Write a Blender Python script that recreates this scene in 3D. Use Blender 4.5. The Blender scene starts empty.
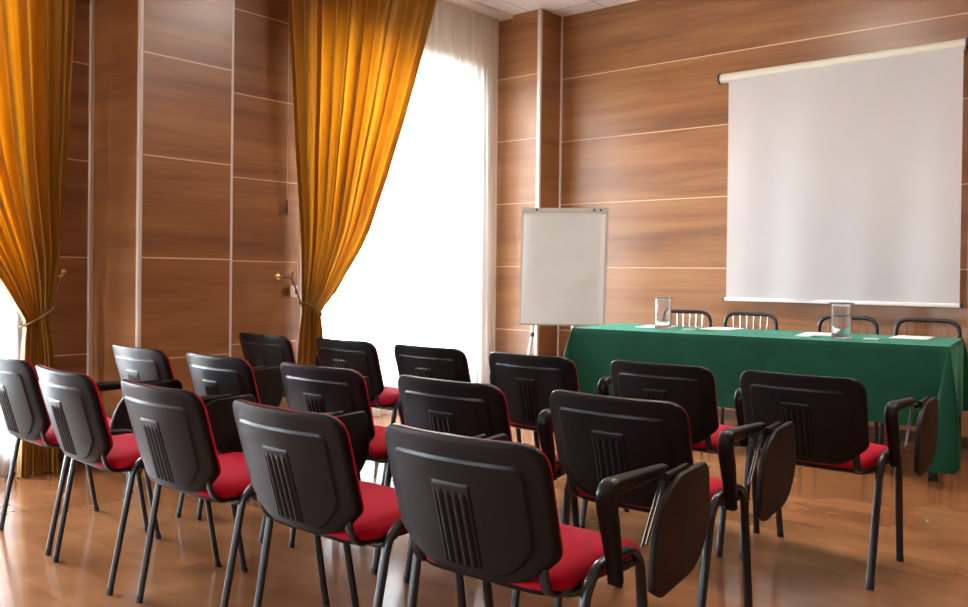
import bpy, bmesh, math, random
from math import sin, cos, pi, radians, sqrt, exp
from mathutils import Vector, Matrix
random.seed(7)
scene = bpy.context.scene
COL = scene.collection

# ------------------------------------------------------------------ colours / materials
def lin(r, g, b):
    def f(c):
        c /= 255.0
        return c / 12.92 if c <= 0.04045 else ((c + 0.055) / 1.055) ** 2.4
    return (f(r), f(g), f(b), 1.0)

class NT:
    """small helper round a node tree"""
    def __init__(self, name):
        self.m = bpy.data.materials.new(name)
        self.m.use_nodes = True
        self.t = self.m.node_tree
        self.t.nodes.clear()
        self.out = self.n('ShaderNodeOutputMaterial')
    def n(self, kind, **kw):
        nd = self.t.nodes.new(kind)
        for k, v in kw.items():
            setattr(nd, k, v)
        return nd
    def link(self, a, b):
        self.t.links.new(a, b)
    def put(self, sock, v):
        if hasattr(v, 'is_output'):
            self.link(v, sock)
        else:
            sock.default_value = v
    def math(self, op, a, b=0.0, c=None):
        nd = self.n('ShaderNodeMath', operation=op)
        self.put(nd.inputs[0], a); self.put(nd.inputs[1], b)
        if c is not None: self.put(nd.inputs[2], c)
        return nd.outputs[0]
    def comb(self, x, y, z):
        nd = self.n('ShaderNodeCombineXYZ')
        for i, v in enumerate((x, y, z)): self.put(nd.inputs[i], v)
        return nd.outputs[0]
    def objxyz(self):
        c = self.n('ShaderNodeTexCoord')
        s = self.n('ShaderNodeSeparateXYZ')
        self.link(c.outputs['Object'], s.inputs[0])
        return s.outputs[0], s.outputs[1], s.outputs[2]
    def noise(self, vec, scale=1.0, detail=3.0, rough=0.5, dist=0.0):
        nd = self.n('ShaderNodeTexNoise')
        if vec is not None: self.link(vec, nd.inputs['Vector'])
        nd.inputs['Scale'].default_value = scale
        nd.inputs['Detail'].default_value = detail
        nd.inputs['Roughness'].default_value = rough
        nd.inputs['Distortion'].default_value = dist
        return nd.outputs['Fac']
    def ramp(self, fac, stops):
        nd = self.n('ShaderNodeValToRGB')
        el = nd.color_ramp.elements
        while len(el) < len(stops): el.new(0.5)
        for e, (p, c) in zip(el, stops):
            e.position = p; e.color = c
        self.link(fac, nd.inputs[0])
        return nd.outputs[0]
    def mix(self, fac, a, b):
        nd = self.n('ShaderNodeMix', data_type='RGBA')
        self.put(nd.inputs[0], fac); self.put(nd.inputs[6], a); self.put(nd.inputs[7], b)
        return nd.outputs[2]
    def bump(self, h, strength=0.2, dist=0.01):
        nd = self.n('ShaderNodeBump')
        nd.inputs['Strength'].default_value = strength
        nd.inputs['Distance'].default_value = dist
        self.link(h, nd.inputs['Height'])
        return nd.outputs[0]
    def principled(self, **kw):
        p = self.n('ShaderNodeBsdfPrincipled')
        for k, v in kw.items():
            self.put(p.inputs[k.replace('_', ' ')], v)
        return p
    def done(self, shader):
        self.link(shader, self.out.inputs[0])
        return self.m

def simple(name, col, rough=0.5, metal=0.0, noise=None, spec=0.5, sheen=0.0, bump=None):
    t = NT(name)
    base = col
    x, y, z = t.objxyz()
    v = t.comb(x, y, z)
    if noise:
        f = t.noise(v, noise[0], 3)
        base = t.ramp(f, [(0.3, tuple(c * (1 - noise[1]) for c in col[:3]) + (1,)), (0.7, tuple(min(1, c * (1 + noise[1])) for c in col[:3]) + (1,))])
    p = t.principled(Base_Color=base, Roughness=rough, Metallic=metal)
    p.inputs['Specular IOR Level'].default_value = spec
    if sheen:
        p.inputs['Sheen Weight'].default_value = sheen
    if bump:
        t.link(t.bump(t.noise(v, bump[0], 2), bump[1], bump[2]), p.inputs['Normal'])
    return t.done(p.outputs[0])

SEAM0, PSP = 1.196, 0.570      # height of the wall-panel joint at eye level, panel height

def wood_wall(name='walnut_panel', joints=True):
    t = NT(name)
    x, y, z = t.objxyz()
    rel = t.math('DIVIDE', t.math('SUBTRACT', z, SEAM0), PSP)
    row = t.math('FLOOR', rel)
    fr = t.math('SUBTRACT', rel, row)
    d = t.math('MULTIPLY', t.math('MINIMUM', fr, t.math('SUBTRACT', 1.0, fr)), PSP)
    seam = t.math('LESS_THAN', d, 0.0035)
    off = t.math('MULTIPLY', row, 3.71)
    h = t.math('ADD', x, t.math('MULTIPLY', y, 1.0))
    big = t.noise(t.comb(t.math('ADD', t.math('MULTIPLY', h, 0.55), off), off, t.math('MULTIPLY', z, 6.5)), 1.0, 4, 0.55, 0.5)
    fine = t.noise(t.comb(t.math('ADD', t.math('MULTIPLY', h, 2.2), off), t.math('MULTIPLY', y, 0.4), t.math('MULTIPLY', z, 70)), 1.0, 3, 0.6, 0.2)
    mixv = t.math('ADD', t.math('MULTIPLY', big, 0.78), t.math('MULTIPLY', fine, 0.22))
    colr = t.ramp(mixv, [(0.25, lin(96, 56, 30)), (0.46, lin(131, 85, 49)), (0.58, lin(146, 99, 59)), (0.78, lin(164, 116, 73))])
    if joints:
        colr = t.mix(seam, colr, lin(214, 184, 152))
    p = t.principled(Base_Color=colr, Roughness=0.33)
    p.inputs['Specular IOR Level'].default_value = 0.55
    t.link(t.bump(fine, 0.05, 0.002), p.inputs['Normal'])
    return t.done(p.outputs[0])

def wood_floor():
    t = NT('floor_laminate')
    x, y, z = t.objxyz()
    # boards run along x, 0.19 wide
    bw, bl = 0.19, 1.25
    ry = t.math('DIVIDE', y, bw); iy = t.math('FLOOR', ry)
    xs = t.math('ADD', x, t.math('MULTIPLY', iy, 0.47))
    rx = t.math('DIVIDE', xs, bl); ix = t.math('FLOOR', rx)
    fy = t.math('SUBTRACT', ry, iy); fx = t.math('SUBTRACT', rx, ix)
    dy = t.math('MULTIPLY', t.math('MINIMUM', fy, t.math('SUBTRACT', 1.0, fy)), bw)
    dx = t.math('MULTIPLY', t.math('MINIMUM', fx, t.math('SUBTRACT', 1.0, fx)), bl)
    cell = t.math('ADD', t.math('MULTIPLY', iy, 5.17), t.math('MULTIPLY', ix, 2.31))
    big = t.noise(t.comb(t.math('MULTIPLY', x, 1.2), t.math('MULTIPLY', y, 3.6), t.math('MULTIPLY', cell, 0.15)), 1.0, 2, 0.45, 0.5)
    swirl = t.noise(t.comb(t.math('MULTIPLY', x, 3.0), t.math('MULTIPLY', y, 3.6), 0.0), 1.0, 2, 0.45, 0.7)
    fine = t.noise(t.comb(t.math('MULTIPLY', x, 1.4), t.math('MULTIPLY', y, 9), cell), 1.0, 2, 0.4)
    v = t.math('ADD', t.math('ADD', t.math('MULTIPLY', big, 0.42), t.math('MULTIPLY', swirl, 0.42)), t.math('MULTIPLY', fine, 0.16))
    colr = t.ramp(v, [(0.30, lin(108, 66, 40)), (0.47, lin(137, 89, 56)), (0.60, lin(152, 103, 67)), (0.75, lin(168, 119, 81))])
    p = t.principled(Base_Color=colr, Roughness=0.15)
    p.inputs['Specular IOR Level'].default_value = 0.6
    return t.done(p.outputs[0])

def ceiling_mat():
    t = NT('ceiling_tiles')
    x, y, z = t.objxyz()
    def line(c, o):
        r = t.math('DIVIDE', t.math('ADD', c, o), 0.6)
        f = t.math('SUBTRACT', r, t.math('FLOOR', r))
        return t.math('LESS_THAN', t.math('MINIMUM', f, t.math('SUBTRACT', 1.0, f)), 0.010)
    ln = t.math('MAXIMUM', line(x, 4.70), line(y, 0.31))
    sp = t.noise(t.comb(x, y, z), 90, 2)
    base = t.ramp(sp, [(0.35, lin(226, 224, 218)), (0.6, lin(240, 238, 233))])
    p = t.principled(Base_Color=t.mix(ln, base, lin(176, 176, 172)), Roughness=0.8)
    return t.done(p.outputs[0])

def cloth_green():
    t = NT('green_tablecloth')
    x, y, z = t.objxyz()
    f = t.noise(t.comb(x, y, z), 5, 3)
    w = t.noise(t.comb(x, y, z), 900, 1)
    colr = t.ramp(f, [(0.3, lin(17, 64, 46)), (0.7, lin(21, 73, 53))])
    p = t.principled(Base_Color=colr, Roughness=0.62)
    p.inputs['Specular IOR Level'].default_value = 0.12
    p.inputs['Sheen Weight'].default_value = 0.32
    p.inputs['Sheen Roughness'].default_value = 0.3
    p.inputs['Sheen Tint'].default_value = (0.22, 0.75, 0.5, 1)
    t.link(t.bump(w, 0.12, 0.001), p.inputs['Normal'])
    return t.done(p.outputs[0])

def drape_gold():
    t = NT('gold_drape')
    x, y, z = t.objxyz()
    f = t.noise(t.comb(t.math('MULTIPLY', x, 8), t.math('MULTIPLY', y, 8), t.math('MULTIPLY', z, 0.8)), 1.0, 4)
    c1 = t.ramp(f, [(0.3, lin(152, 112, 32)), (0.7, lin(180, 138, 46))])
    c2 = t.ramp(f, [(0.3, lin(222, 124, 8)), (0.7, lin(240, 160, 16))])
    d = t.principled(Base_Color=c1, Roughness=0.55)
    d.inputs['Sheen Weight'].default_value = 0.2
    tr = t.n('ShaderNodeBsdfTranslucent'); t.link(c2, tr.inputs[0])
    m = t.n('ShaderNodeMixShader'); m.inputs[0].default_value = 0.16
    t.link(d.outputs[0], m.inputs[1]); t.link(tr.outputs[0], m.inputs[2])
    return t.done(m.outputs[0])

def sheer_mat():
    t = NT('white_sheer')
    d = t.n('ShaderNodeBsdfDiffuse'); d.inputs[0].default_value = lin(236, 232, 228)
    tr = t.n('ShaderNodeBsdfTranslucent'); tr.inputs[0].default_value = lin(248, 247, 246)
    tp = t.n('ShaderNodeBsdfTransparent')
    a = t.n('ShaderNodeMixShader'); a.inputs[0].default_value = 0.62
    t.link(d.outputs[0], a.inputs[1]); t.link(tr.outputs[0], a.inputs[2])
    b = t.n('ShaderNodeMixShader'); b.inputs[0].default_value = 0.42
    t.link(a.outputs[0], b.inputs[1]); t.link(tp.outputs[0], b.inputs[2])
    return t.done(b.outputs[0])

def window_glass():
    t = NT('window_glass')
    g = t.n('ShaderNodeBsdfGlossy'); g.inputs['Roughness'].default_value = 0.0
    tp = t.n('ShaderNodeBsdfTransparent'); tp.inputs[0].default_value = (0.95, 0.97, 0.97, 1)
    fr = t.n('ShaderNodeFresnel'); fr.inputs[0].default_value = 1.45
    m = t.n('ShaderNodeMixShader')
    t.link(fr.outputs[0], m.inputs[0]); t.link(tp.outputs[0], m.inputs[1]); t.link(g.outputs[0], m.inputs[2])
    return t.done(m.outputs[0])

def jug_glass():
    t = NT('jug_glass')
    p = t.principled(Base_Color=(0.97, 0.98, 0.98, 1), Roughness=0.02)
    p.inputs['Transmission Weight'].default_value = 1.0
    p.inputs['IOR'].default_value = 1.42
    d = t.n('ShaderNodeBsdfTranslucent'); d.inputs[0].default_value = (0.95, 0.95, 0.95, 1)
    e = t.n('ShaderNodeBsdfDiffuse'); e.inputs[0].default_value = (0.95, 0.95, 0.95, 1)
    a = t.n('ShaderNodeAddShader'); t.link(d.outputs[0], a.inputs[0]); t.link(e.outputs[0], a.inputs[1])
    m = t.n('ShaderNodeMixShader'); m.inputs[0].default_value = 0.035
    t.link(p.outputs[0], m.inputs[1]); t.link(a.outputs[0], m.inputs[2])
    return t.done(m.outputs[0])

M = {}
M['wood'] = wood_wall()
M['wood_plain'] = wood_wall('walnut_return', False)     # returns of pillar and column have no joints
M['floor'] = wood_floor()
M['ceiling'] = ceiling_mat()
M['cloth'] = cloth_green()
M['gold'] = drape_gold()
M['sheer'] = sheer_mat()
M['pane'] = window_glass()
M['glass'] = jug_glass()
M['plaster'] = simple('plaster', lin(226, 220, 210), 0.75, noise=(3, 0.03))
M['skirting'] = simple('dark_skirting', lin(70, 44, 30), 0.4, noise=(8, 0.15))
M['trim'] = simple('cream_trim', lin(206, 194, 182), 0.32, noise=(5, 0.03))
M['black'] = simple('black_plastic', lin(20, 17, 17), 0.37, spec=0.19, bump=(420, 0.10, 0.0006))
M['tablet'] = simple('tablet_plastic', lin(30, 24, 22), 0.50, noise=(12, 0.06), spec=0.25)
M['metalblack'] = simple('black_powder_coat', lin(28, 27, 27), 0.30, spec=0.5)
M['rubber'] = simple('rubber', lin(24, 23, 23), 0.7)
M['red'] = simple('red_fabric', lin(172, 11, 40), 0.85, noise=(30, 0.05), spec=0.2, bump=(900, 0.15, 0.0008))
M['chrome'] = simple('chrome', lin(205, 205, 210), 0.18, metal=1.0)
M['brass'] = simple('brass', lin(205, 165, 100), 0.28, metal=1.0)
M['white'] = simple('white_paint', lin(232, 230, 226), 0.4)
M['screen'] = simple('screen_fabric', lin(238, 238, 238), 0.85, noise=(2, 0.015))
M['case'] = simple('screen_case', lin(206, 204, 190), 0.4)
M['paper'] = simple('paper', lin(238, 236, 230), 0.8)
M['flip_paper'] = simple('flip_paper', lin(240, 240, 238), 0.8, noise=(4, 0.02))
M['alu'] = simple('grey_aluminium', lin(190, 188, 182), 0.35, metal=0.4)
M['card'] = simple('card', lin(210, 214, 208), 0.6)
M['dark'] = simple('dark_plastic', lin(40, 42, 46), 0.4)
M['cord'] = simple('tie_cord', lin(120, 88, 40), 0.7)
M['tabletop'] = simple('table_laminate', lin(150, 140, 125), 0.5)

# ------------------------------------------------------------------ mesh helpers
def finish(name, bm, mat, parent=None, angle=38, smooth=True, mats=None):
    bmesh.ops.recalc_face_normals(bm, faces=bm.faces)
    me = bpy.data.meshes.new(name)
    bm.to_mesh(me); bm.free()
    for m in (mats or [mat]):
        me.materials.append(m)
    if smooth:
        me.shade_smooth()
        me.set_sharp_from_angle(angle=radians(angle))
    o = bpy.data.objects.new(name, me)
    COL.objects.link(o)
    if parent is not None:
        o.parent = parent
    return o

def tag(o, label, cat, group=None):
    o['label'] = label; o['category'] = cat
    if group: o['group'] = group
    return o

def struct(o):
    o['kind'] = 'structure'
    return o

def thing(name, label, cat, loc=(0, 0, 0), rz=0.0, group=None):
    o = bpy.data.objects.new(name, None)
    o.empty_display_size = 0.1
    COL.objects.link(o)
    o.location = loc; o.rotation_euler = (0, 0, rz)
    return tag(o, label, cat, group)

def box(bm, lo, hi, bev=0.0, seg=2, mat_index=0, mtx=None):
    r = bmesh.ops.create_cube(bm, size=1.0)
    vs = r['verts']
    lo, hi = Vector(lo), Vector(hi)
    for v in vs:
        v.co = Vector((lo[i] + (v.co[i] + 0.5) * (hi[i] - lo[i]) for i in range(3)))
    fs = set(f for v in vs for f in v.link_faces)
    if bev > 0:
        es = list(set(e for v in vs for e in v.link_edges))
        r = bmesh.ops.bevel(bm, geom=es, offset=bev, segments=seg, profile=0.5, affect='EDGES')
        vs = r['verts']; fs = set(f for v in vs for f in v.link_faces)
    for f in fs: f.material_index = mat_index
    if mtx is not None:
        vv = set(v for f in fs for v in f.verts)
        for v in vv: v.co = mtx @ v.co
    return fs

def sweep(bm, pts, ra, rb=None, side=None, n=12, caps=True, radii=None, sq=1.0):
    """tube along pts; ra = half size across the path plane normal, rb = half size along 'side'"""
    rb = ra if rb is None else rb
    pts = [Vector(p) for p in pts]
    rings = []
    prev = None
    for i, p in enumerate(pts):
        d = (pts[min(i + 1, len(pts) - 1)] - pts[max(i - 1, 0)]).normalized()
        if side is not None:
            s = Vector(side)
        elif prev is not None:
            s = prev
        else:
            s = Vector((0, 0, 1)) if abs(d.z) < 0.9 else Vector((1, 0, 0))
        s = (s - d * s.dot(d)).normalized()
        prev = s
        q = d.cross(s)
        k = 1.0 if radii is None else radii[i]
        def pw(v): return math.copysign(abs(v) ** sq, v)
        rings.append([bm.verts.new(p + s * rb * k * pw(cos(2 * pi * j / n)) + q * ra * k * pw(sin(2 * pi * j / n))) for j in range(n)])
    for a, b in zip(rings, rings[1:]):
        for j in range(n):
            bm.faces.new((a[j], a[(j + 1) % n], b[(j + 1) % n], b[j]))
    if caps:
        bm.faces.new(rings[0][::-1]); bm.faces.new(rings[-1])

def fillet(pts, r, seg=6):
    """round the inner corners of a polyline"""
    pts = [Vector(p) for p in pts]
    out = [pts[0]]
    for i in range(1, len(pts) - 1):
        p = pts[i]
        a = (pts[i - 1] - p); b = (pts[i + 1] - p)
        rr = min(r, a.length * 0.49, b.length * 0.49)
        A = p + a.normalized() * rr; B = p + b.normalized() * rr
        for k in range(seg + 1):
            t = k / seg
            out.append((1 - t) ** 2 * A + 2 * t * (1 - t) * p + t * t * B)
    out.append(pts[-1])
    return out

def poly_round(pts, r, seg=6, extra=0):
    """closed 2D polygon with rounded corners; r one number or one per corner; extra points on each straight run"""
    if extra:
        base = poly_round(pts, r, seg)
        res = []
        k = seg + 1
        for i, p in enumerate(base):
            res.append(p)
            if i % k == k - 1:
                q = base[(i + 1) % len(base)]
                for e in range(1, extra + 1):
                    res.append(p + (q - p) * (e / (extra + 1)))
        return res
    n = len(pts); out = []
    P = [Vector(p) for p in pts]
    for i in range(n):
        p = P[i]; a = P[i - 1] - p; b = P[(i + 1) % n] - p
        ri = r[i] if isinstance(r, (list, tuple)) else r
        rr = min(ri, a.length * 0.48, b.length * 0.48)
        A = p + a.normalized() * rr; B = p + b.normalized() * rr
        for k in range(seg + 1):
            t = k / seg
            out.append((1 - t) ** 2 * A + 2 * t * (1 - t) * p + t * t * B)
    return out

def loft(bm, rings, cap0=True, cap1=True):
    vr = [[bm.verts.new(p) for p in r] for r in rings]
    n = len(vr[0])
    for a, b in zip(vr, vr[1:]):
        for j in range(n):
            bm.faces.new((a[j], a[(j + 1) % n], b[(j + 1) % n], b[j]))
    if cap0: bm.faces.new(vr[0][::-1])
    if cap1: bm.faces.new(vr[-1])
    return vr

def lathe(bm, prof, n=32, center=(0, 0)):
    rings = []
    for r, z in prof:
        rings.append([bm.verts.new((center[0] + r * cos(2 * pi * j / n), center[1] + r * sin(2 * pi * j / n), z)) for j in range(n)])
    for a, b in zip(rings, rings[1:]):
        for j in range(n):
            bm.faces.new((a[j], a[(j + 1) % n], b[(j + 1) % n], b[j]))
    return rings

def interp(tab, z):
    """piecewise smooth table lookup, tab sorted by falling first value"""
    tab = sorted(tab)
    if z <= tab[0][0]: return tab[0][1]
    for (a, va), (b, vb) in zip(tab, tab[1:]):
        if z <= b:
            t = (z - a) / (b - a)
            return va + (vb - va) * t
    return tab[-1][1]

def new(): return bmesh.new()

# ------------------------------------------------------------------ the room
XP, XW, YB, YC, ZC = -4.545, -5.099, 6.492, 6.165, 3.475
XCOL = -4.568
XR, YR = 4.6, -5.0
PIL0, PIL1 = 2.436, 3.026
WIN = [(0.10, 1.95), (3.99, 5.90), (-3.3, -1.0)]  # third one is out of view, added for its light on the screen
WZ0, WZ1 = 0.10, 2.92        # tall balcony windows
RZ0 = 0.82

bm = new(); box(bm, (XW - 0.5, YR - 0.2, -0.12), (XR + 0.2, YB + 0.2, 0.0)); struct(finish('floor', bm, M['floor'], smooth=False))
bm = new(); box(bm, (XW - 0.5, YR - 0.2, ZC), (XR + 0.2, YB + 0.2, ZC + 0.12)); struct(finish('ceiling', bm, M['ceiling'], smooth=False))
bm = new(); box(bm, (XW - 0.5, YB, 0), (XR + 0.2, YB + 0.2, ZC)); struct(finish('wall_back', bm, M['wood'], smooth=False))
bm = new(); box(bm, (XR, YR, 0), (XR + 0.2, YB, ZC)); struct(finish('wall_right', bm, M['wood'], smooth=False))
RW0, RW1 = -3.9, -3.2
bm = new()
box(bm, (XW - 0.5, YR - 0.2, 0), (RW0, YR, ZC)); box(bm, (RW1, YR - 0.2, 0), (XR + 0.2, YR, ZC))
box(bm, (RW0, YR - 0.2, 0), (RW1, YR, RZ0)); box(bm, (RW0, YR - 0.2, WZ1), (RW1, YR, ZC))
struct(finish('wall_front', bm, M['wood'], smooth=False))

# window wall: wood sections, plaster window bays
bm = new()
for a, b in ((YR, -3.4), (-0.9, 0.0), (2.0, 3.975)):
    box(bm, (XW - 0.50, a, 0), (XW, b, ZC))
struct(finish('wall_left', bm, M['wood'], smooth=False))
bm = new()
for (a, b), (w0, w1) in zip(((0.0, 2.0), (3.975, YB), (-3.4, -0.9)), WIN):
    box(bm, (XW - 0.50, a, 0), (XW, w0, ZC))
    box(bm, (XW - 0.50, w1, 0), (XW, b, ZC))
    box(bm, (XW - 0.50, w0, 0), (XW, w1, WZ0))
    box(bm, (XW - 0.50, w0, WZ1), (XW, w1, ZC))
struct(finish('wall_left', bm, M['plaster'], smooth=False))
bm = new(); box(bm, (XW, PIL0, 0), (XP, PIL1, ZC)); bm.normal_update()
for f in bm.faces: f.material_index = 1 if abs(f.normal.y) > 0.5 else 0
struct(finish('wall_left', bm, None, smooth=False, mats=[M['wood'], M['wood_plain']]))
bm = new(); box(bm, (XW, YC, 0), (XCOL, YB, ZC)); bm.normal_update()
for f in bm.faces: f.material_index = 1 if abs(f.normal.x) > 0.5 else 0
struct(finish('wall_left', bm, None, smooth=False, mats=[M['wood'], M['wood_plain']]))

# slim cream corner profiles
def trim(n, lo, hi):
    bm = new(); box(bm, lo, hi, 0.003, 1); struct(finish('trim_%d' % n, bm, M['trim']))
trim(1, (XW, PIL0 - 0.026, 0), (XW + 0.026, PIL0, ZC))
trim(2, (XP - 0.022, PIL0 - 0.008, 0), (XP + 0.006, PIL0 + 0.014, ZC))
trim(3, (XP - 0.020, PIL1 - 0.012, 0), (XP + 0.004, PIL1 + 0.004, ZC))
trim(4, (XCOL - 0.030, YC - 0.008, 0), (XCOL + 0.008, YC + 0.022, ZC))
trim(5, (XCOL, YB - 0.022, 0), (XCOL + 0.014, YB, ZC))

# skirting boards
bm = new()
box(bm, (XCOL, YB - 0.014, 0), (XR, YB, 0.08), 0.003, 1)
struct(finish('baseboard_back', bm, M['skirting']))
bm = new()
box(bm, (XW, PIL1, 0), (XW + 0.014, 3.955, 0.08), 0.003, 1)
box(bm, (XW, 2.0, 0), (XW + 0.014, PIL0 - 0.026, 0.08), 0.003, 1)
box(bm, (XP, PIL0 + 0.03, 0), (XP + 0.012, PIL1 - 0.022, 0.08), 0.003, 1)
box(bm, (XW + 0.026, PIL0 - 0.012, 0), (XP - 0.03, PIL0, 0.08), 0.003, 1)
struct(finish('baseboard_left', bm, M['skirting']))
bm = new(); box(bm, (XR - 0.014, YR, 0), (XR, YB - 0.014, 0.08), 0.003, 1); struct(finish('baseboard_right', bm, M['skirting']))

# windows: frame with a mullion, two panes each
for i, (a, b) in enumerate(WIN):
    xg = XW - 0.42
    f = new()
    box(f, (xg - 0.03, a, WZ0), (xg + 0.03, b, WZ0 + 0.06), 0.004, 1)
    box(f, (xg - 0.03, a, WZ1 - 0.06), (xg + 0.03, b, WZ1), 0.004, 1)
    for ya, yb in ((a, a + 0.06), (b - 0.06, b), ((a + b) / 2 - 0.035, (a + b) / 2 + 0.035)):
        box(f, (xg - 0.028, ya, WZ0 + 0.05), (xg + 0.028, yb, WZ1 - 0.05), 0.004, 1)
    box(f, (xg - 0.028, a + 0.05, 0.93), (xg + 0.028, b - 0.05, 0.99), 0.004, 1)
    w = struct(finish('window_%d' % (i + 1), f, M['white']))
    for ya, yb in ((a + 0.06, (a + b) / 2 - 0.035), ((a + b) / 2 + 0.035, b - 0.06)):
        p = new(); box(p, (xg - 0.004, ya - 0.01, WZ0 + 0.05), (xg + 0.004, yb + 0.01, WZ1 - 0.05)); finish('pane', p, M['pane'], w, smooth=False)
    s = new(); box(s, (XW - 0.39, a, WZ0), (XW + 0.03, b, WZ0 + 0.025), 0.005, 1); finish('sill', s, M['white'], w)

yg = YR - 0.12  # unseen rear window, added as fill light for the flip chart
f = new()
box(f, (RW0, yg - 0.03, RZ0), (RW1, yg + 0.03, RZ0 + 0.06), 0.004, 1); box(f, (RW0, yg - 0.03, WZ1 - 0.06), (RW1, yg + 0.03, WZ1), 0.004, 1)
for xa, xb in ((RW0, RW0 + 0.06), (RW1 - 0.06, RW1), ((RW0 + RW1) / 2 - 0.035, (RW0 + RW1) / 2 + 0.035)):
    box(f, (xa, yg - 0.028, RZ0 + 0.05), (xb, yg + 0.028, WZ1 - 0.05), 0.004, 1)
w = struct(finish('window_4', f, M['white']))
for xa, xb in ((RW0 + 0.05, (RW0 + RW1) / 2 - 0.03), ((RW0 + RW1) / 2 + 0.03, RW1 - 0.05)):
    p = new(); box(p, (xa, yg - 0.004, RZ0 + 0.05), (xb, yg + 0.004, WZ1 - 0.05)); finish('pane', p, M['pane'], w, smooth=False)

# ------------------------------------------------------------------ curtains
XC_GOLD, XC_SHEER = -4.900, -5.000
def curtain_rail(label, y0, y1):
    t = thing('curtain_rail', label, 'curtain rail', (-4.955, (y0 + y1) / 2, ZC), 0, 'white ceiling curtain rails')
    h = (y1 - y0) / 2
    bm = new(); box(bm, (-0.075, -h, -0.03), (0.075, h, 0.0), 0.004, 1); finish('track', bm, M['white'], t)
    for s in (-1, 1):
        bm = new(); box(bm, (-0.078, s * h - 0.008, -0.033), (0.078, s * h + 0.008, 0.0), 0.004, 1); finish('end_stop', bm, M['white'], t)
curtain_rail('white curtain rail on the ceiling in front of the right-hand window', 3.62, 6.155)
curtain_rail('white curtain rail on the ceiling above the window at far left', 0.0, 2.30)

def drape_mesh(left, right, nfold, amp, xc, ztop, zbot=0.008, nu=260, nz=90, seed=0, fine=0.3):
    rnd = random.Random(seed)
    ph = [rnd.uniform(0, 6.28) for _ in range(8)]
    bm = new(); rows = []
    for i in range(nz + 1):
        z = ztop + (zbot - ztop) * i / nz
        l, r, A = interp(left, z), interp(right, z), interp(amp, z)
        row = []
        for j in range(nu + 1):
            u = j / nu
            w = u + 0.012 * sin(2 * pi * 2.3 * u + ph[0]) + 0.008 * sin(2 * pi * 5.1 * u + ph[1])
            a = 2 * pi * nfold * w
            mod = 0.72 + 0.28 * sin(2 * pi * 1.7 * u + ph[2] + 0.5 * z)
            s = sin(a + 0.35 * sin(1.3 * z + ph[3]))
            x = A * mod * (s * (1.15 - 0.25 * abs(s))) + A * fine * sin(2.37 * a + ph[4] + 0.6 * z) + 0.35 * A * fine * sin(5.3 * a + ph[5] + 1.7 * z)
            yy = l + (r - l) * w + 0.25 * A * cos(a) * min(1, (r - l))
            row.append(bm.verts.new((xc + x, yy, z)))
        rows.append(row)
    for a, b in zip(rows, rows[1:]):
        for j in range(nu):
            bm.faces.new((a[j], a[j + 1], b[j + 1], b[j]))
    return bm

ZT = ZC - 0.035
# gold drape at the right-hand window, tied back on its left
gl = [(ZT, 3.655), (3.0, 3.665), (2.0, 3.745), (1.28, 3.815), (0.95, 3.835), (0.84, 3.84), (0.7, 3.825), (0.46, 3.80), (0.0, 3.775)]
gr = [(ZT, 5.265), (3.37, 5.225), (2.84, 5.03), (2.35, 4.85), (2.09, 4.74), (1.75, 4.60), (1.45, 4.465), (1.28, 4.36), (1.12, 4.235), (1.02, 4.165), (0.95, 4.10), (0.88, 4.03), (0.84, 4.0), (0.80, 4.0), (0.7, 4.015), (0.46, 4.04), (0.0, 4.07)]
am = [(ZT, 0.046), (3.0, 0.060), (1.5, 0.056), (1.0, 0.036), (0.84, 0.024), (0.7, 0.03), (0.0, 0.045)]
o = finish('curtain', drape_mesh(gl, gr, 11, am, XC_GOLD, ZT, seed=3), M['gold'], angle=180)
tag(o, 'gold curtain tied back beside the bright window, behind the middle chairs', 'curtain', 'gold tied-back curtains')
# gold drape at the window on the far left, gathered to its right
gr1 = [(ZT, 2.275), (2.63, 2.262), (1.8, 2.215), (1.18, 2.17), (0.95, 2.125), (0.84, 2.105), (0.7, 2.13), (0.4, 2.16), (0.0, 2.175)]
gl1 = [(ZT, 0.70), (2.84, 0.92), (2.09, 1.22), (1.75, 1.36), (1.45, 1.55), (1.25, 1.70), (1.04, 1.855), (0.95, 1.91), (0.88, 1.955), (0.84, 1.975), (0.80, 1.975), (0.7, 1.965), (0.4, 1.955), (0.0, 1.945)]
o = finish('curtain', drape_mesh(gl1, gr1, 11, am, XC_GOLD, ZT, seed=11), M['gold'], angle=180)
tag(o, 'gold curtain at the far left edge, tied back beside the dark panelling', 'curtain', 'gold tied-back curtains')

sa = [(ZT, 0.016), (2.5, 0.022), (0.0, 0.030)]
o = finish('sheer_curtain', drape_mesh([(ZT, 3.92), (0, 3.92)], [(ZT, 6.145), (0, 6.15)], 22, sa, XC_SHEER, ZT, nu=420, nz=24, seed=5), M['sheer'], angle=180)
tag(o, 'white sheer curtain over the bright window left of the flip chart', 'sheer curtain', 'white sheer curtains')
o = finish('sheer_curtain', drape_mesh([(ZT, 0.02), (0, 0.02)], [(ZT, 2.10), (0, 2.10)], 20, sa, XC_SHEER, ZT, nu=380, nz=24, seed=8), M['sheer'], angle=180)
tag(o, 'white sheer curtain showing at the far left edge, behind the left chairs', 'sheer curtain', 'white sheer curtains')

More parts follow.
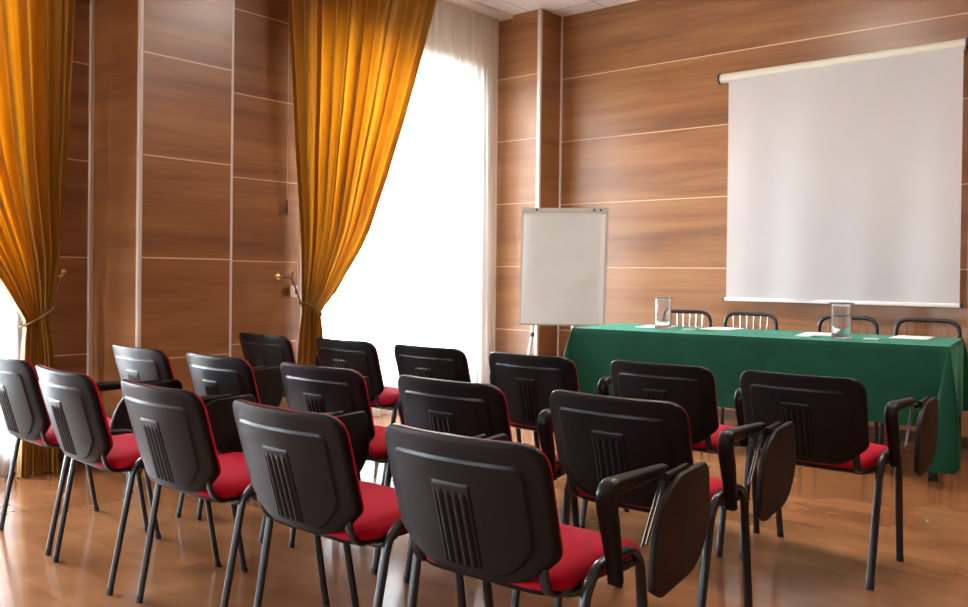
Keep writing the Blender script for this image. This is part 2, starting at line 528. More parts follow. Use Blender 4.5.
def holdback(label, y, ztie, loop, name='curtain_tieback'):
    """brass hook standing out from the wall, with a cord looped round the drape"""
    t = thing(name, label, 'curtain tieback', (XW, y, 1.088), 0, 'brass curtain tiebacks')
    bm = new()
    rings = [[Vector((xx, r * cos(2 * pi * j / 20), r * sin(2 * pi * j / 20))) for j in range(20)] for xx, r in ((0, 0.022), (0.006, 0.024), (0.012, 0.020), (0.016, 0.010))]
    loft(bm, rings); finish('wall_plate', bm, M['brass'], t)
    bm = new(); sweep(bm, fillet([(0.01, 0, 0), (0.165, 0, -0.002), (0.172, 0.012, 0.018)], 0.01), 0.0065, n=10); finish('hook_arm', bm, M['brass'], t)
    bm = new(); bmesh.ops.create_uvsphere(bm, u_segments=14, v_segments=10, radius=0.014)
    for v in bm.verts: v.co += Vector((0.172, 0.012, 0.026))
    finish('knob', bm, M['brass'], t)
    bm = new(); sweep(bm, [Vector(p) - Vector((XW, y, 1.088)) for p in loop], 0.006, n=8); finish('cord', bm, M['cord'], t)
def ring_loop(start, yc, hy, zc, tilt):
    pts = []
    for k in range(41):
        a = 2 * pi * k / 40
        pts.append((XC_GOLD + 0.054 * cos(a), yc + hy * sin(a), zc - tilt * sin(a)))
    return pts
h2 = ring_loop(None, 3.921, 0.094, 0.865, 0.05)
st = (XW + 0.165, 3.77, 1.085)
# cord runs from the hook to the far side of the drape and back round its front
k0 = max(range(41), key=lambda k: -h2[k][1])
loop = [st, (XW + 0.172, 3.79, 1.04), (XW + 0.18, 3.81, 0.98)] + [h2[(k0 + k) % 40] for k in range(41)]
holdback('brass curtain hook and cord holding the gold curtain beside the bright window', 3.77, 0.84, loop)
h1 = ring_loop(None, 2.041, 0.085, 0.865, -0.05)
k1 = max(range(41), key=lambda k: h1[k][1])
loop = [(XW + 0.165, 2.185, 1.085), (XW + 0.172, 2.175, 1.04), (XW + 0.18, 2.15, 0.98)] + [h1[(k1 + k) % 40] for k in range(41)]
holdback('brass curtain hook and cord holding the gold curtain at the far left', 2.185, 0.84, loop)

# small fittings on the left wall
t = thing('thermostat', 'small white wall thermostat with a dark display, beside the gold curtain', 'thermostat', (XW, 3.925, 0.985))
bm = new(); box(bm, (0, -0.055, -0.042), (0.022, 0.055, 0.042), 0.006, 2); finish('body', bm, M['white'], t)
bm = new(); box(bm, (0.021, -0.012, -0.022), (0.0235, 0.032, 0.022), 0.001, 1); finish('display', bm, M['dark'], t)
t = thing('blind_cord', 'thin blind cord with a dark pull, on the panelling beside the gold curtain', 'blind cord', (XW + 0.012, 3.842, 1.60))
bm = new(); sweep(bm, [(0, 0, 0.04), (0, 0, 0.45), (0.0, 0.0, ZC - 1.60 - 0.002)], 0.0015, n=6); finish('cord', bm, M['trim'], t)
bm = new(); lathe(bm, [(0.0005, -0.062), (0.007, -0.06), (0.009, -0.03), (0.0075, 0.03), (0.004, 0.042), (0.0005, 0.043)], 12); finish('pull', bm, M['skirting'], t)

# ------------------------------------------------------------------ conference chairs
BW = 0.235          # half width of the back
def backline(z): return -0.2837 + (0.77 - z) * 0.288
SAG = 0.040
def bcurve(x): return -SAG * (1 - (x / BW) ** 2)
def back_outline(inset=0.0, flat=False):
    hw = BW - inset
    top = 0.770 - inset
    side = 0.512 + inset * 0.35
    low = 0.434 + inset * 0.35
    pts = [(-hw, top), (hw, top), (hw * 0.985, side), (hw * 0.62, low), (-hw * 0.62, low), (-hw * 0.985, side)]
    return poly_round(pts, [0.062 - inset * 0.4, 0.062 - inset * 0.4, 0.02, 0.07, 0.07, 0.02], 8, 9)
def b3(p, k):  # outline point to 3D, k = offset towards the sitter
    x, z = p
    return Vector((x, backline(z) + bcurve(x) + k, z))
def scaled(ol, s, c=(0.0, 0.615)):
    return [Vector((c[0] + (p.x - c[0]) * s, c[1] + (p.y - c[1]) * s)) for p in ol]

def make_chair():
    t = thing('conference_chair', 'x', 'chair', (0, 0, 0), 0, 'red and black conference chairs')
    # --- plastic back shell
    bm = new()
    o0 = back_outline(0.0)
    def panel(inset):
        hw = BW - inset
        return poly_round([(-hw, 0.770 - inset * 1.15), (hw, 0.770 - inset * 1.15), (hw * 0.985, 0.512 + inset * 0.35), (hw * 0.62, 0.434 + inset * 0.35), (-hw * 0.62, 0.434 + inset * 0.35), (-hw * 0.985, 0.512 + inset * 0.35)], [0.026, 0.026, 0.02, 0.07, 0.07, 0.02], 8, 9)
    inn = panel(0.046); inn2 = panel(0.051)
    rings = [[b3(p, 0.014) for p in scaled(o0, 0.985)], [b3(p, 0.012) for p in o0], [b3(p, 0.002) for p in o0], [b3(p, -0.005) for p in scaled(o0, 0.985)],
             [b3(p, -0.0068) for p in back_outline(0.010)], [b3(p, -0.007) for p in back_outline(0.016)], [b3(p, -0.007) for p in back_outline(0.028)], [b3(p, -0.007) for p in panel(0.040)], [b3(p, -0.007) for p in panel(0.0445)], [b3(p, -0.0072) for p in inn], [b3(p, -0.0120) for p in inn2], [b3(p, -0.0125) for p in panel(0.0525)], [b3(p, -0.0125) for p in panel(0.055)]]
    base = panel(0.055)
    for s in (0.97, 0.9, 0.82, 0.74, 0.66, 0.58, 0.5, 0.42, 0.34, 0.26, 0.18, 0.1, 0.04):
        rings.append([b3(p, -0.0125) for p in scaled(base, s)])
    loft(bm, rings, True, True)
    # ribbed block in the lower middle
    nx, nz = 56, 30
    x0, x1, z0, z1 = -0.062, 0.052, 0.462, 0.662
    g = []
    for i in range(nz + 1):
        row = []
        z = z0 + (z1 - z0) * i / nz
        for j in range(nx + 1):
            x = x0 + (x1 - x0) * j / nx
            e = min(j, nx - j) / nx * (x1 - x0); ez = (z1 - z)
            edge = min(1.0, e / 0.006) * min(1.0, ez / 0.006)
            hgt = 0.0118 + 0.0040 * edge
            if z < z1 - 0.020 and 0.012 < x - x0 < 0.102:
                ph = ((x - x0 - 0.012) / 0.0225) % 1.0
                hgt += (0.0055 * (0.5 - 0.5 * cos(2 * pi * ph)) ** 0.6 - 0.003) * min(1, (z1 - 0.020 - z) / 0.012)
            row.append(bm.verts.new(b3((x, z), -hgt)))
        g.append(row)
    for a, b in zip(g, g[1:]):
        for j in range(nx):
            bm.faces.new((a[j], a[j + 1], b[j + 1], b[j]))
    finish('back_shell', bm, M['black'], t, angle=50)
    # --- upholstered pad
    bm = new()
    rings = [[b3(p, 0.010) for p in scaled(o0, 0.970)], [b3(p, 0.014) for p in scaled(o0, 0.990)], [b3(p, 0.021) for p in scaled(o0, 0.990)], [b3(p, 0.028) for p in scaled(o0, 0.962)],
             [b3(p, 0.034) for p in scaled(o0, 0.92)]]
    for s in (0.8, 0.6, 0.4, 0.2): rings.append([b3(p, 0.040) for p in scaled(o0, s)])
    loft(bm, rings); finish('back_cushion', bm, M['red'], t, angle=60)
    # --- seat
    def sol(dx): return poly_round([(-0.222 + dx, 0.215 - dx), (0.222 - dx, 0.215 - dx), (0.212 - dx, -0.190 + dx), (-0.212 + dx, -0.190 + dx)], [0.07, 0.07, 0.09, 0.09], 8)
    def s3(p, z):
        x, y = p
        return Vector((x, y, z - 0.020 * max(0, (y - 0.09) / 0.12) ** 2 - 0.006 * max(0, (-y - 0.05) / 0.14)))
    bm = new()
    loft(bm, [[s3(p, 0.424) for p in sol(0.008)], [s3(p, 0.430) for p in sol(-0.004)], [s3(p, 0.446) for p in sol(-0.006)], [s3(p, 0.460) for p in sol(0.004)], [s3(p, 0.469) for p in sol(0.022)], [s3(p, 0.473) for p in sol(0.06)], [s3(p, 0.474) for p in sol(0.12)]])
    finish('seat_cushion', bm, M['red'], t, angle=60)
    bm = new()
    loft(bm, [[s3(p, 0.402) for p in sol(0.05)], [s3(p, 0.408) for p in sol(0.02)], [s3(p, 0.418) for p in sol(0.0)], [s3(p, 0.429) for p in sol(-0.003)], [s3(p, 0.430) for p in sol(0.01)]])
    finish('seat_shell', bm, M['black'], t, angle=60)
    # --- legs: flattened tube, each half of a bent side frame
    for sx in (-1, 1):
        for sy in (-1, 1):
            path = fillet([(sx * 0.241, sy * 0.2045, 0.014), (sx * 0.249, sy * 0.128, 0.430), (sx * 0.250, sy * 0.080, 0.470), (sx * 0.250, 0, 0.474)], 0.06, 7)
            bm = new(); sweep(bm, path, 0.0095, 0.0145, side=(1, 0, 0), n=14)
            lg = finish('leg', bm, M['metalblack'], t, angle=60)
            bm = new(); sweep(bm, [(sx * 0.2405, sy * 0.2070, 0.0), (sx * 0.2408, sy * 0.2058, 0.008), (sx * 0.2413, sy * 0.2035, 0.022)], 0.0102, 0.0152, side=(1, 0, 0), n=14)
            finish('foot_cap', bm, M['rubber'], lg, angle=60)
    for y in (-0.105, 0.095):
        bm = new(); sweep(bm, fillet([(-0.252, y, 0.437), (-0.20, y, 0.398), (0.20, y, 0.398), (0.252, y, 0.437)], 0.05), 0.010, 0.010, n=10)
        finish('cross_tube', bm, M['metalblack'], t, angle=60)
    for sx in (-1, 1):
        bm = new(); x = sx * 0.188
        sweep(bm, fillet([(x, -0.07, 0.414), (x, -0.185, 0.414), (x, backline(0.50) - 0.004, 0.465), (x, backline(0.54) - 0.004, 0.540)], 0.03), 0.006, 0.014, side=(1, 0, 0), n=12, sq=0.7)
        finish('back_bracket', bm, M['metalblack'], t, angle=60)
    # --- right armrest: post and bent arm in one moulding
    path = fillet([(0.281, -0.052, 0.430), (0.279, -0.066, 0.52), (0.276, -0.102, 0.652), (0.276, 0.195, 0.646)], 0.045, 9)
    n = len(path)
    bm = new()
    rad = [0.82 + 0.25 * min(1, i / (n * 0.5)) for i in range(n)]
    rad[-1] = 0.7
    sweep(bm, path, 0.0185, 0.0215, side=(1, 0, 0), n=20, radii=rad, sq=0.65)
    finish('armrest', bm, M['black'], t, angle=60)
    # --- writing tablet folded down outside the arm
    ol = poly_round([(0.145, 0.652), (0.300, 0.658), (0.318, 0.640), (0.326, 0.500), (0.238, 0.402), (0.040, 0.382), (-0.008, 0.410), (0.012, 0.530), (0.056, 0.606)], [0.02, 0.015, 0.015, 0.06, 0.06, 0.012, 0.015, 0.06, 0.05], 6)
    def t3(p, k):
        y, z = p
        return Vector((0.313 + k + (0.655 - z) * 0.02, y, z))
    cc = (0.15, 0.52)
    bm = new()
    loft(bm, [[t3(p, -0.008) for p in scaled(ol, 0.97, cc)], [t3(p, -0.006) for p in scaled(ol, 0.992, cc)], [t3(p, 0.0) for p in ol], [t3(p, 0.006) for p in scaled(ol, 0.992, cc)], [t3(p, 0.009) for p in scaled(ol, 0.97, cc)]])
    tb = finish('writing_tablet', bm, M['tablet'], t, angle=40)
    for yy in (0.0, 0.024):
        bm = new(); sweep(bm, [(0.286, 0.166 + yy, 0.634), (0.287, 0.120 + yy, 0.57), (0.288, 0.060 + yy, 0.485)], 0.005, 0.003, side=(1, 0, 0), n=10)
        finish('hinge_rail', bm, M['chrome'], t)
    bm = new(); sweep(bm, [(0.272, 0.165, 0.630), (0.290, 0.165, 0.634), (0.316, 0.16, 0.645)], 0.010, 0.010, n=10)
    sweep(bm, [(0.304, 0.10, 0.652), (0.304, 0.215, 0.658)], 0.008, 0.008, n=10)
    finish('tablet_hinge', bm, M['black'], t)
    return t

def dup(root, loc, rz, label):
    r = root.copy(); COL.objects.link(r)
    r.location = loc; r.rotation_euler = (0, 0, rz); r['label'] = label
    for ch in list(root.children):
        c = ch.copy(); COL.objects.link(c); c.parent = r
        for g in list(ch.children):
            d = g.copy(); COL.objects.link(d); d.parent = c
    return r

CHAIRS = [
 ((-1.310, 1.736), 2.7, 'largest black-backed red chair, nearest of all, at bottom centre'),
 ((-1.890, 1.700), 0.0, 'black-backed red chair immediately left of the largest chair, nearest row'),
 ((-2.526, 1.699), -0.9, 'black-backed red chair in the middle of the nearest row of five'),
 ((-3.141, 1.683), -3.2, 'black-backed red chair, second from left in the nearest row'),
 ((-3.734, 1.718), -1.2, 'black-backed red chair cut off by the left edge of the photo'),
 ((-3.842, 2.334), 0.3, 'black-backed red chair, leftmost of the middle row, before the cream pillar trim'),
 ((-3.252, 2.371), -0.6, 'black-backed red chair, second from left in the middle row'),
 ((-2.634, 2.417), 1.6, 'black-backed red chair at the centre of the middle row of five'),
 ((-1.997, 2.449), 1.9, 'black-backed red chair seen directly above the largest chair, middle row'),
 ((-1.380, 2.515), 1.9, 'black-backed red chair, rightmost of the middle row, just right of the largest chair'),
 ((-4.157, 3.258), 0.2, 'black-backed red chair, leftmost of the row nearest the table, before the wood panelling'),
 ((-3.556, 3.340), 0.6, 'black-backed red chair beside the foot of the gold curtain, row nearest the table'),
 ((-2.960, 3.362), 1.5, 'black-backed red chair in front of the sheer curtain, third in the farthest row'),
 ((-2.362, 3.393), 2.5, 'black-backed red chair below the flip chart, row nearest the table'),
 ((-1.757, 3.482), 2.1, 'black-backed red chair before the green cloth, second from right in its row'),
 ((-1.180, 3.511), 0.7, 'rightmost black-backed red chair, standing clear before the green tablecloth'),
]
proto = make_chair()
SWING = {0: 0.025, 9: 0.025, 15: 0.025, 14: -0.020, 1: -0.018, 5: -0.006}     # how far the tablet hangs out from the arm
for i, ((x, y), a, lab) in enumerate(CHAIRS):
    if i == 0:
        r = proto
    else:
        r = dup(proto, (x, y, 0), radians(a), lab)
    r.location = (x, y, 0); r.rotation_euler = (0, 0, radians(a)); r['label'] = lab
    for ch in r.children:
        if ch.name.startswith('writing_tablet') or ch.name.startswith('tablet_hinge'):
            ch.location.x = SWING.get(i, 0.0)

# ------------------------------------------------------------------ table, cloth and what stands on it
TA = radians(6.4)
T0 = Vector((-3.389, 4.992, 0))         # front left corner of the top
TL_, TD_, TH = 2.302, 0.80, 0.76
def tp(u, d, z=0.0):
    return Vector((T0.x + u * cos(TA) - d * sin(TA), T0.y + u * sin(TA) + d * cos(TA), z))
tb = thing('conference_table', 'long folding table with black legs under the green cloth', 'table', tp(TL_ / 2, TD_ / 2), TA)
hx, hy = TL_ / 2 - 0.012, TD_ / 2 - 0.012
bm = new(); box(bm, (-hx, -hy, TH - 0.034), (hx, hy, TH - 0.006), 0.004, 1); finish('tabletop', bm, M['tabletop'], tb)
for xx in (-hx + 0.06, 0.09, hx - 0.06):
    for yy in (-hy + 0.07, 0.03):
        bm = new()
        box(bm, (xx - 0.022, yy - 0.022, 0.03), (xx + 0.022, yy + 0.022, TH - 0.034), 0.004, 1)
        lg = finish('leg', bm, M['metalblack'], tb)
        bm = new(); box(bm, (xx - 0.024, yy - 0.024, 0.0), (xx + 0.024, yy + 0.024, 0.032), 0.003, 1)
        finish('foot', bm, M['rubber'], lg)
for sy in (-1, 1):
    bm = new(); box(bm, (-hx + 0.06, sy * (hy - 0.07) - 0.012, TH - 0.085), (hx - 0.06, sy * (hy - 0.07) + 0.012, TH - 0.034)); finish('apron', bm, M['metalblack'], tb)

def cloth_mesh():
    """flat top, straight drops on the sides, the spare cloth hanging as a flared fold at each corner"""
    bm = new()
    H = 0.445
    X, Y = TL_ / 2 + 0.004, TD_ / 2 + 0.004
    per = []   # (base x, base y, outward dir angle, drop length, corner weight)
    HB = 0.09                         # the cloth barely overhangs at the back, where people sit
    def edge(a, b, ang, n, h=H):
        for k in range(n):
            t = k / n
            per.append((a[0] + (b[0] - a[0]) * t, a[1] + (b[1] - a[1]) * t, ang, h, 0.0))
    def corner(cx, cy, a0, n=22, h0=H, h1=H):
        for k in range(n):
            ph = (k + 0.5) / n * pi / 2
            if h0 == h1:
                q = min(1.0, min(ph, pi / 2 - ph) / radians(26)); L = h0 + (0.665 - h0) * q * q * (3 - 2 * q)
            else:
                L = min(h0 / cos(ph), h1 / sin(ph))
            per.append((cx, cy, a0 + ph, L, sin(2 * ph)))
    edge((-X, -Y), (X, -Y), -pi / 2, 90); corner(X, -Y, -pi / 2)
    edge((X, -Y), (X, Y), 0, 36); corner(X, Y, 0, 22, H, HB)
    edge((X, Y), (-X, Y), pi / 2, 90, HB); corner(-X, Y, pi / 2, 22, HB, H)
    edge((-X, Y), (-X, -Y), pi, 36); corner(-X, -Y, pi)
    nrow = 26
    N = len(per)
    rows = []
    for i in range(nrow + 1):
        s = i / nrow
        row = []
        for k, (bx, by, ang, L, cw) in enumerate(per):
            r = 0.006                      # rounded table edge
            drop = s * L
            out = r * min(1.0, drop / 0.012) ** 0.5 + drop * 0.012
            q = k / N * 2 * pi
            out += drop * 0.03 * (sin(17 * q + 1.0) * 0.5 + sin(29 * q + 2.1) * 0.35 + sin(7 * q) * 0.4) * (1 - cw)
            tang = 0.0
            if cw > 0:
                out += 0.36 * drop * cw ** 0.5 * (1 - 0.25 * s)
                tang = 0.05 * drop * sin(2 * (ang % (pi / 2)) * 2)
            dx, dy = cos(ang), sin(ang)
            ph = (ang + pi / 2) if (bx > 0 and by < 0) else pi / 4
            swing = -drop * cw ** 0.5 * (0.04 + 0.40 * (1 - ph / (pi / 2))) * (1 if bx > 0 else -0.3) * (1 if by < 0 else 0)
            row.append(bm.verts.new((bx + swing + dx * out - dy * tang, by + dy * out + dx * tang, TH + 0.001 - drop - 0.004 * min(1, drop / 0.01))))
        rows.append(row)
    for a, b in zip(rows, rows[1:]):
        for k in range(N):
            bm.faces.new((a[k], a[(k + 1) % N], b[(k + 1) % N], b[k]))
    bm.faces.new(rows[0])
    return bm
bm = cloth_mesh()
o = finish('tablecloth', bm, M['cloth'], angle=60)
o.location = tp(TL_ / 2, TD_ / 2); o.rotation_euler = (0, 0, TA)
tag(o, 'dark green tablecloth draped over the long table under the screen', 'tablecloth')

def jug(label, u, d):
    t = thing('glass_vessel', label, 'glass vessel', tp(u, d, TH + 0.002), 0, 'clear glass vessels')
    bm = new()
    prof = [(0.0005, 0.0), (0.050, 0.0), (0.055, 0.004), (0.056, 0.02), (0.057, 0.196), (0.062, 0.208), (0.073, 0.214), (0.0735, 0.218), (0.070, 0.219), (0.058, 0.212), (0.0525, 0.198), (0.0515, 0.03), (0.048, 0.016), (0.0005, 0.014)]
    lathe(bm, prof, 48)
    finish('body', bm, M['glass'], t, angle=60)
jug('tall clear glass vessel on the left part of the green table', 0.512, 0.36)
jug('tall clear glass vessel on the right part of the green table, below the screen', 1.705, 0.235)

def sheet(name, label, cat, u, d, w, h, rot, mat, thick=0.004, group=None):
    bm = new(); box(bm, (-w / 2, -h / 2, 0), (w / 2, h / 2, thick), 0.0006, 1)
    o = finish(name, bm, M[mat]); o.location = tp(u, d, TH + 0.0015); o.rotation_euler = (0, 0, TA + radians(rot))
    tag(o, label, cat, group)
PG = 'white papers on the green table'
sheet('paper_pad', 'white paper pad beside the left glass vessel, before the leftmost table chair', 'paper', 0.395, 0.53, 0.21, 0.297, 4, 'paper', group=PG)
sheet('paper_pad', 'white paper pad lying alone before the second table chair from left', 'paper', 0.835, 0.65, 0.21, 0.297, -5, 'paper', group=PG)
sheet('paper_pad', 'white paper pad just left of the right glass vessel', 'paper', 1.515, 0.55, 0.21, 0.297, 3, 'paper', group=PG)
sheet('paper_pad', 'white paper pad before the rightmost table chair', 'paper', 2.045, 0.64, 0.21, 0.297, -3, 'paper', group=PG)
CG = 'small cards on the green table'
sheet('card', 'small card lying just right of the left glass vessel', 'card', 0.70, 0.36, 0.085, 0.11, 8, 'card', 0.006, CG)
sheet('card', 'small white card at the table front, just left of the right glass vessel', 'card', 1.485, 0.285, 0.085, 0.11, -4, 'paper', 0.008, CG)
sheet('card', 'small card lying just right of the right glass vessel', 'card', 1.865, 0.285, 0.085, 0.10, 6, 'card', 0.006, CG)

# ------------------------------------------------------------------ tubular chairs behind the table
def make_rod_chair():
    t = thing('tube_chair', 'x', 'chair', (0, 0, 0), 0, 'black tubular chairs behind the table')
    # local: +y is towards the backrest; back plane leans away from the table
    hw = 0.185
    def bp(x, z): return Vector((x, 0.20 + (z - 0.44) * 0.10, z))
    path = fillet([bp(-hw, 0.40), bp(-hw, 0.860), bp(hw, 0.860), bp(hw, 0.40)], 0.085, 10)
    bm = new(); sweep(bm, path, 0.0140, n=14); finish('back_frame', bm, M['metalblack'], t, angle=60)
    for k in range(6):
        x = -0.125 + 0.05 * k
        bm = new(); sweep(bm, [bp(x * 0.86, 0.47), bp(x * 0.93, 0.66) + Vector((0, 0.012, 0)), bp(x, 0.855)], 0.0038, n=8); finish('back_rod', bm, M['chrome'], t)
    bm = new(); sweep(bm, [bp(-hw, 0.47), bp(hw, 0.47)], 0.009, n=10); finish('back_rail', bm, M['metalblack'], t)
    bm = new()
    ol = poly_round([(-0.20, -0.21), (0.20, -0.21), (0.19, 0.19), (-0.19, 0.19)], 0.06, 8)
    loft(bm, [[Vector((p.x * s, p.y * s, z)) for p in ol] for s, z in ((0.94, 0.405), (1.0, 0.415), (1.0, 0.438), (0.96, 0.452), (0.7, 0.456))])
    finish('seat', bm, M['black'], t, angle=60)
    for sx in (-1, 1):
        bm = new(); sweep(bm, fillet([(sx * 0.185, 0.17, 0.405), (sx * 0.19, 0.215, 0.36), (sx * 0.195, 0.235, 0.0)], 0.04), 0.0115, n=12); finish('leg', bm, M['metalblack'], t, angle=60)
        bm = new(); sweep(bm, fillet([(sx * 0.185, 0.0, 0.405), (sx * 0.19, -0.19, 0.40), (sx * 0.195, -0.215, 0.0)], 0.04), 0.0115, n=12); finish('leg', bm, M['metalblack'], t, angle=60)
    return t
pc = make_rod_chair()
for i, (u, lab) in enumerate(((0.46, 'black tubular chair with thin metal rods, behind the left glass vessel'), (0.94, 'black tubular chair with thin metal rods, second from left behind the table'),
                              (1.602, 'black tubular chair with thin metal rods, behind the right glass vessel'), (2.09, 'black tubular chair with thin metal rods, rightmost behind the table'))):
    loc = tp(u, 0.72)
    if i == 0:
        pc.location = loc; pc.rotation_euler = (0, 0, TA); pc['label'] = lab
    else:
        dup(pc, loc, TA, lab)

# ------------------------------------------------------------------ projection screen on the back wall
t = thing('hanging_projection_screen', 'white pull-down projection screen on the wood-panelled back wall', 'screen', (-2.142, YB, 2.675))
x0, x1, xf0, xf1 = -2.990 + 2.142, -1.262 + 2.142, -2.912 + 2.142, -1.276 + 2.142
yd = -0.070
bm = new(); rings = [[Vector((xx, yd + 0.036 * cos(2 * pi * j / 24), 0.010 + 0.036 * sin(2 * pi * j / 24))) for j in range(24)] for xx in (x0, x1)]
loft(bm, rings); cs = finish('housing', bm, M['case'], t)
for xx, s in ((x0, -1), (x1, 1)):
    bm = new(); rings = [[Vector((xx + s * a, yd + r * cos(2 * pi * j / 20), 0.010 + r * sin(2 * pi * j / 20))) for j in range(20)] for a, r in ((-0.004, 0.040), (0.012, 0.040), (0.016, 0.034))]
    loft(bm, rings); box(bm, (xx + min(0, s * 0.012), yd - 0.002, -0.012), (xx + max(0, s * 0.012), -0.001, 0.034)); finish('end_cap', bm, M['dark'], t)
    bm = new(); sweep(bm, [(xx + s * 0.010, yd, 0.010), (xx + s * 0.030, yd, 0.010)], 0.012, n=12); finish('spindle', bm, M['chrome'], t)
zb = 0.955 - 2.675
bm = new(); rows = []
for i in range(41):
    z = -0.012 + (zb + 0.012) * i / 40
    row = []
    for j in range(81):
        u = j / 80
        k = i / 40
        yy = yd - 0.030 + (0.004 + 0.009 * k) * sin(9.2 * u + 0.8) + (0.002 + 0.005 * k) * sin(23 * u + 1.9 + 0.8 * k) + 0.010 * k * (1 - k) * (abs(u - 0.5) * 2) ** 6
        row.append(bm.verts.new((xf0 + (xf1 - xf0) * u, yy, z)))
    rows.append(row)
for a, b in zip(rows, rows[1:]):
    for j in range(80): bm.faces.new((a[j], a[j + 1], b[j + 1], b[j]))
ext = bmesh.ops.solidify(bm, geom=bm.faces[:], thickness=0.002)
finish('screen_fabric', bm, M['screen'], t, angle=40)
bm = new(); box(bm, (xf0 - 0.012, yd - 0.044, zb - 0.014), (xf1 + 0.010, yd - 0.016, zb + 0.014), 0.006, 2); br = finish('bottom_bar', bm, M['white'], t)
for xx, s in ((xf0 - 0.012, -1), (xf1 + 0.010, 1)):
    bm = new(); box(bm, (xx - 0.008, yd - 0.046, zb - 0.015), (xx + 0.008, yd - 0.014, zb + 0.015), 0.003, 1); finish('bar_cap', bm, M['dark'], br)

# ------------------------------------------------------------------ flip chart
FA = radians(35.5)
FC = Vector((-4.0685, 5.8615, 0))
t = thing('flip_chart', 'white flip chart on tripod legs before the panelled corner column', 'flip chart', FC, FA)
Wd, zt, zbm = 0.70, 1.672, 0.715
lean = 0.026       # the top sits farther back
def fp(x, z, k=0.0):
    return Vector((x - 0.018 * (zt - z) / (zt - zbm), k + (z - zbm) / (zt - zbm) * lean, z))
def slab(bm, x0, x1, z0, z1, k0, k1, bev=0.003):
    fs = box(bm, (0, 0, 0), (1, 1, 1), 0.0)
    vs = set(v for f in fs for v in f.verts)
    for v in vs:
        a, b, c = v.co
        v.co = fp(x0 + (x1 - x0) * a, z0 + (z1 - z0) * c, k0 + (k1 - k0) * b)
bm = new(); slab(bm, -Wd / 2, Wd / 2, zbm, zt, 0.0, 0.018); finish('board', bm, M['white'], t, smooth=False)
# paper pad with a gentle cockle
bm = new(); rows = []
for i in range(31):
    row = []
    z = zt - 0.022 + (zbm + 0.010 - zt + 0.022) * i / 30
    for j in range(25):
        u = j / 24
        k = -0.013 - 0.005 * sin(7 * u + 5 * i / 30) * (i / 30) - 0.0045 * sin(19 * i / 30 + 4 * u) * (0.3 + 0.7 * i / 30) - 0.006 * (i / 30) ** 3
        row.append(bm.verts.new(fp(-0.338 + 0.628 * u, z, k)))
    rows.append(row)
for a, b in zip(rows, rows[1:]):
    for j in range(24): bm.faces.new((a[j], a[j + 1], b[j + 1], b[j]))
bmesh.ops.solidify(bm, geom=bm.faces[:], thickness=0.004)
finish('paper_pad', bm, M['flip_paper'], t, angle=60)
bm = new(); slab(bm, -Wd / 2, Wd / 2, zt - 0.032, zt + 0.004, -0.020, 0.020); cl = finish('clamp_bar', bm, M['alu'], t, smooth=False)
for xx in (-0.235, 0.235, 0.290):
    bm = new(); p = fp(xx, zt - 0.010, -0.022); bmesh.ops.create_uvsphere(bm, u_segments=12, v_segments=8, radius=0.011)
    for v in bm.verts: v.co += p
    finish('peg', bm, M['dark'], cl)
bm = new()
for xx in (-Wd / 2 + 0.004, Wd / 2 - 0.012):
    slab(bm, xx - 0.006, xx + 0.012, zbm, zt, -0.004, 0.020)
slab(bm, -Wd / 2, Wd / 2, zbm - 0.004, zbm + 0.012, -0.006, 0.020)
finish('edge_frame', bm, M['alu'], t, smooth=False)
for xx, sp in ((-0.235, -0.10), (0.25, 0.06)):
    bm = new(); sweep(bm, [fp(xx, 0.95, 0.026), (xx + sp * 0.25, 0.0, 0.62), (xx + sp * 1.0 - 0.03, -0.06, 0.0)], 0.014, n=12); lg = finish('leg', bm, M['white'], t)
    bm = new(); bmesh.ops.create_uvsphere(bm, u_segments=12, v_segments=8, radius=0.020)
    for v in bm.verts: v.co += Vector((xx + sp * 0.25, -0.016, 0.635))
    finish('knob', bm, M['dark'], lg)
bm = new(); sweep(bm, [fp(0.09, 1.45, 0.030), (0.075, 0.16, 0.75), (0.05, 0.26, 0.0)], 0.012, n=12); lg = finish('leg', bm, M['white'], t)
bm = new(); bmesh.ops.create_uvsphere(bm, u_segments=12, v_segments=8, radius=0.020)
for v in bm.verts: v.co += Vector((0.070, 0.155, 0.60))
finish('knob', bm, M['dark'], lg)

# ------------------------------------------------------------------ fill lamps added on the unseen ceiling to brighten flip chart and back wall
def added_fill_lamp(x, y, label):
    t = thing('added_fill_lamp', label, 'added fill lamp', (x, y, ZC), 0, 'added overhead fill lamps')
    bm = new(); box(bm, (-0.3, -0.3, -0.012), (0.3, 0.3, 0.0), 0.004, 1); finish('fill_lamp_frame', bm, M['white'], t)
    e = NT('fill_lamp_diffuser'); em = e.n('ShaderNodeEmission'); em.inputs[0].default_value = (1.0, 0.92, 0.82, 1); em.inputs[1].default_value = FILL_LAMP
    bm = new(); box(bm, (-0.27, -0.27, -0.016), (0.27, 0.27, -0.011)); finish('diffuser', bm, e.done(em.outputs[0]), t, smooth=False)
FILL_LAMP = 18.0
for x, y in ((-2.4, 4.2), (-0.3, 4.2)):
    added_fill_lamp(x, y, 'square fill lamp added on the unseen ceiling above the chairs')

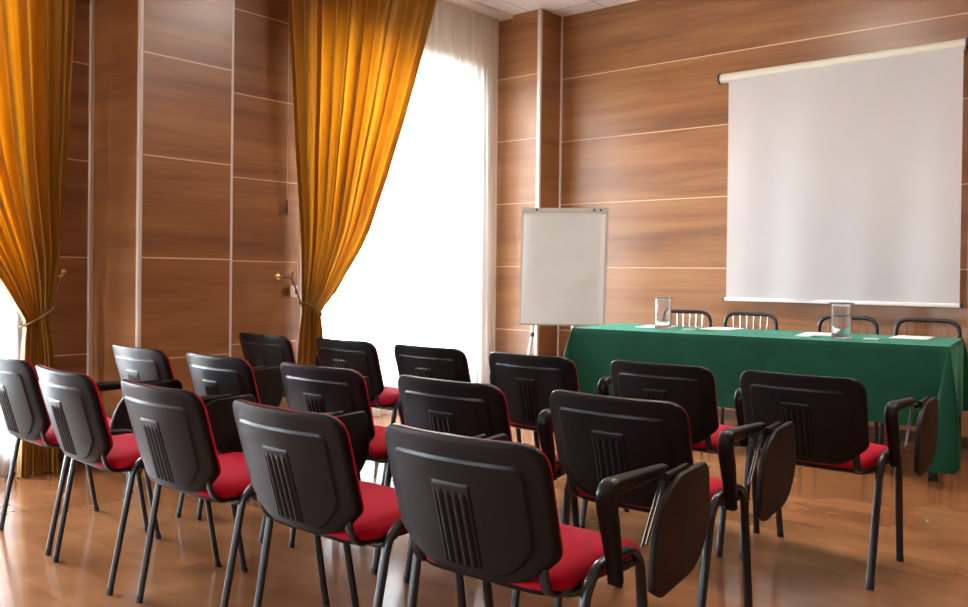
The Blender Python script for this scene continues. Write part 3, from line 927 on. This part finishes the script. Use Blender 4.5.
# ------------------------------------------------------------------ daylight
w = bpy.data.worlds.new('daylight'); scene.world = w; w.use_nodes = True
bg = w.node_tree.nodes['Background']
wt = w.node_tree
tc = wt.nodes.new('ShaderNodeTexCoord'); sp = wt.nodes.new('ShaderNodeSeparateXYZ'); rp = wt.nodes.new('ShaderNodeValToRGB')
wt.links.new(tc.outputs['Generated'], sp.inputs[0]); wt.links.new(sp.outputs[2], rp.inputs[0])
mp = wt.nodes.new('ShaderNodeMath'); mp.operation = 'MULTIPLY_ADD'; mp.inputs[1].default_value = 0.5; mp.inputs[2].default_value = 0.5
wt.links.new(sp.outputs[2], mp.inputs[0]); wt.links.new(mp.outputs[0], rp.inputs[0])
e = rp.color_ramp.elements                 # bright overcast sky above, paler ground below the horizon
e[0].position = 0.46; e[0].color = (0.36, 0.36, 0.35, 1); e[1].position = 0.54; e[1].color = (0.87, 0.96, 1.09, 1)
wt.links.new(rp.outputs[0], bg.inputs[0]); bg.inputs[1].default_value = 24.0
for (a, b) in WIN:
    l = bpy.data.lights.new('window_portal', 'AREA'); l.shape = 'RECTANGLE'; l.size = WZ1 - WZ0; l.size_y = b - a
    l.cycles.is_portal = True
    o = bpy.data.objects.new('window_portal', l); COL.objects.link(o)
    o.location = (XW - 0.47, (a + b) / 2, (WZ0 + WZ1) / 2); o.rotation_euler = (0, -pi / 2, 0)

l = bpy.data.lights.new('window_portal', 'AREA'); l.shape = 'RECTANGLE'; l.size = RW1 - RW0; l.size_y = WZ1 - RZ0
l.cycles.is_portal = True  # portal of the added rear window
o = bpy.data.objects.new('window_portal', l); COL.objects.link(o)
o.location = ((RW0 + RW1) / 2, YR - 0.17, (RZ0 + WZ1) / 2); o.rotation_euler = (pi / 2, 0, 0)

# ------------------------------------------------------------------ camera
F, CY, YAW, PIT, ROLL, HCAM = 866.08, 281.07, 0.69952, -0.008235, 0.011959, 1.12738
st_, ct_ = sin(YAW), cos(YAW)
fw = Vector((-st_, ct_, 0)); rt = Vector((ct_, st_, 0)); up = Vector((0, 0, 1))
f2 = fw * cos(PIT) + up * sin(PIT); u2 = up * cos(PIT) - fw * sin(PIT)
r3 = rt * cos(ROLL) + u2 * sin(ROLL); u3 = u2 * cos(ROLL) - rt * sin(ROLL)
cam = bpy.data.cameras.new('camera'); co = bpy.data.objects.new('camera', cam); COL.objects.link(co)
m = Matrix.Identity(4)
for i in range(3):
    m[i][0] = r3[i]; m[i][1] = u3[i]; m[i][2] = -f2[i]
m[2][3] = HCAM
co.matrix_world = m
cam.sensor_width = 36.0; cam.lens = F / 968 * 36.0
cam.shift_y = -(303.5 - CY) / 968
cam.clip_start = 0.05; cam.clip_end = 100
scene.camera = co

vs = scene.view_settings
vs.view_transform = 'Standard'; vs.look = 'None'; vs.gamma = 1.0; vs.use_curve_mapping = False
vs.exposure = 1.78
scene.cycles.max_bounces = 10
scene.cycles.diffuse_bounces = 6
scene.cycles.transparent_max_bounces = 16
scene.cycles.sample_clamp_indirect = 3.0
scene.cycles.caustics_reflective = False
scene.cycles.caustics_refractive = False
scene.cycles.blur_glossy = 1.0
scene.cycles.use_denoising = True
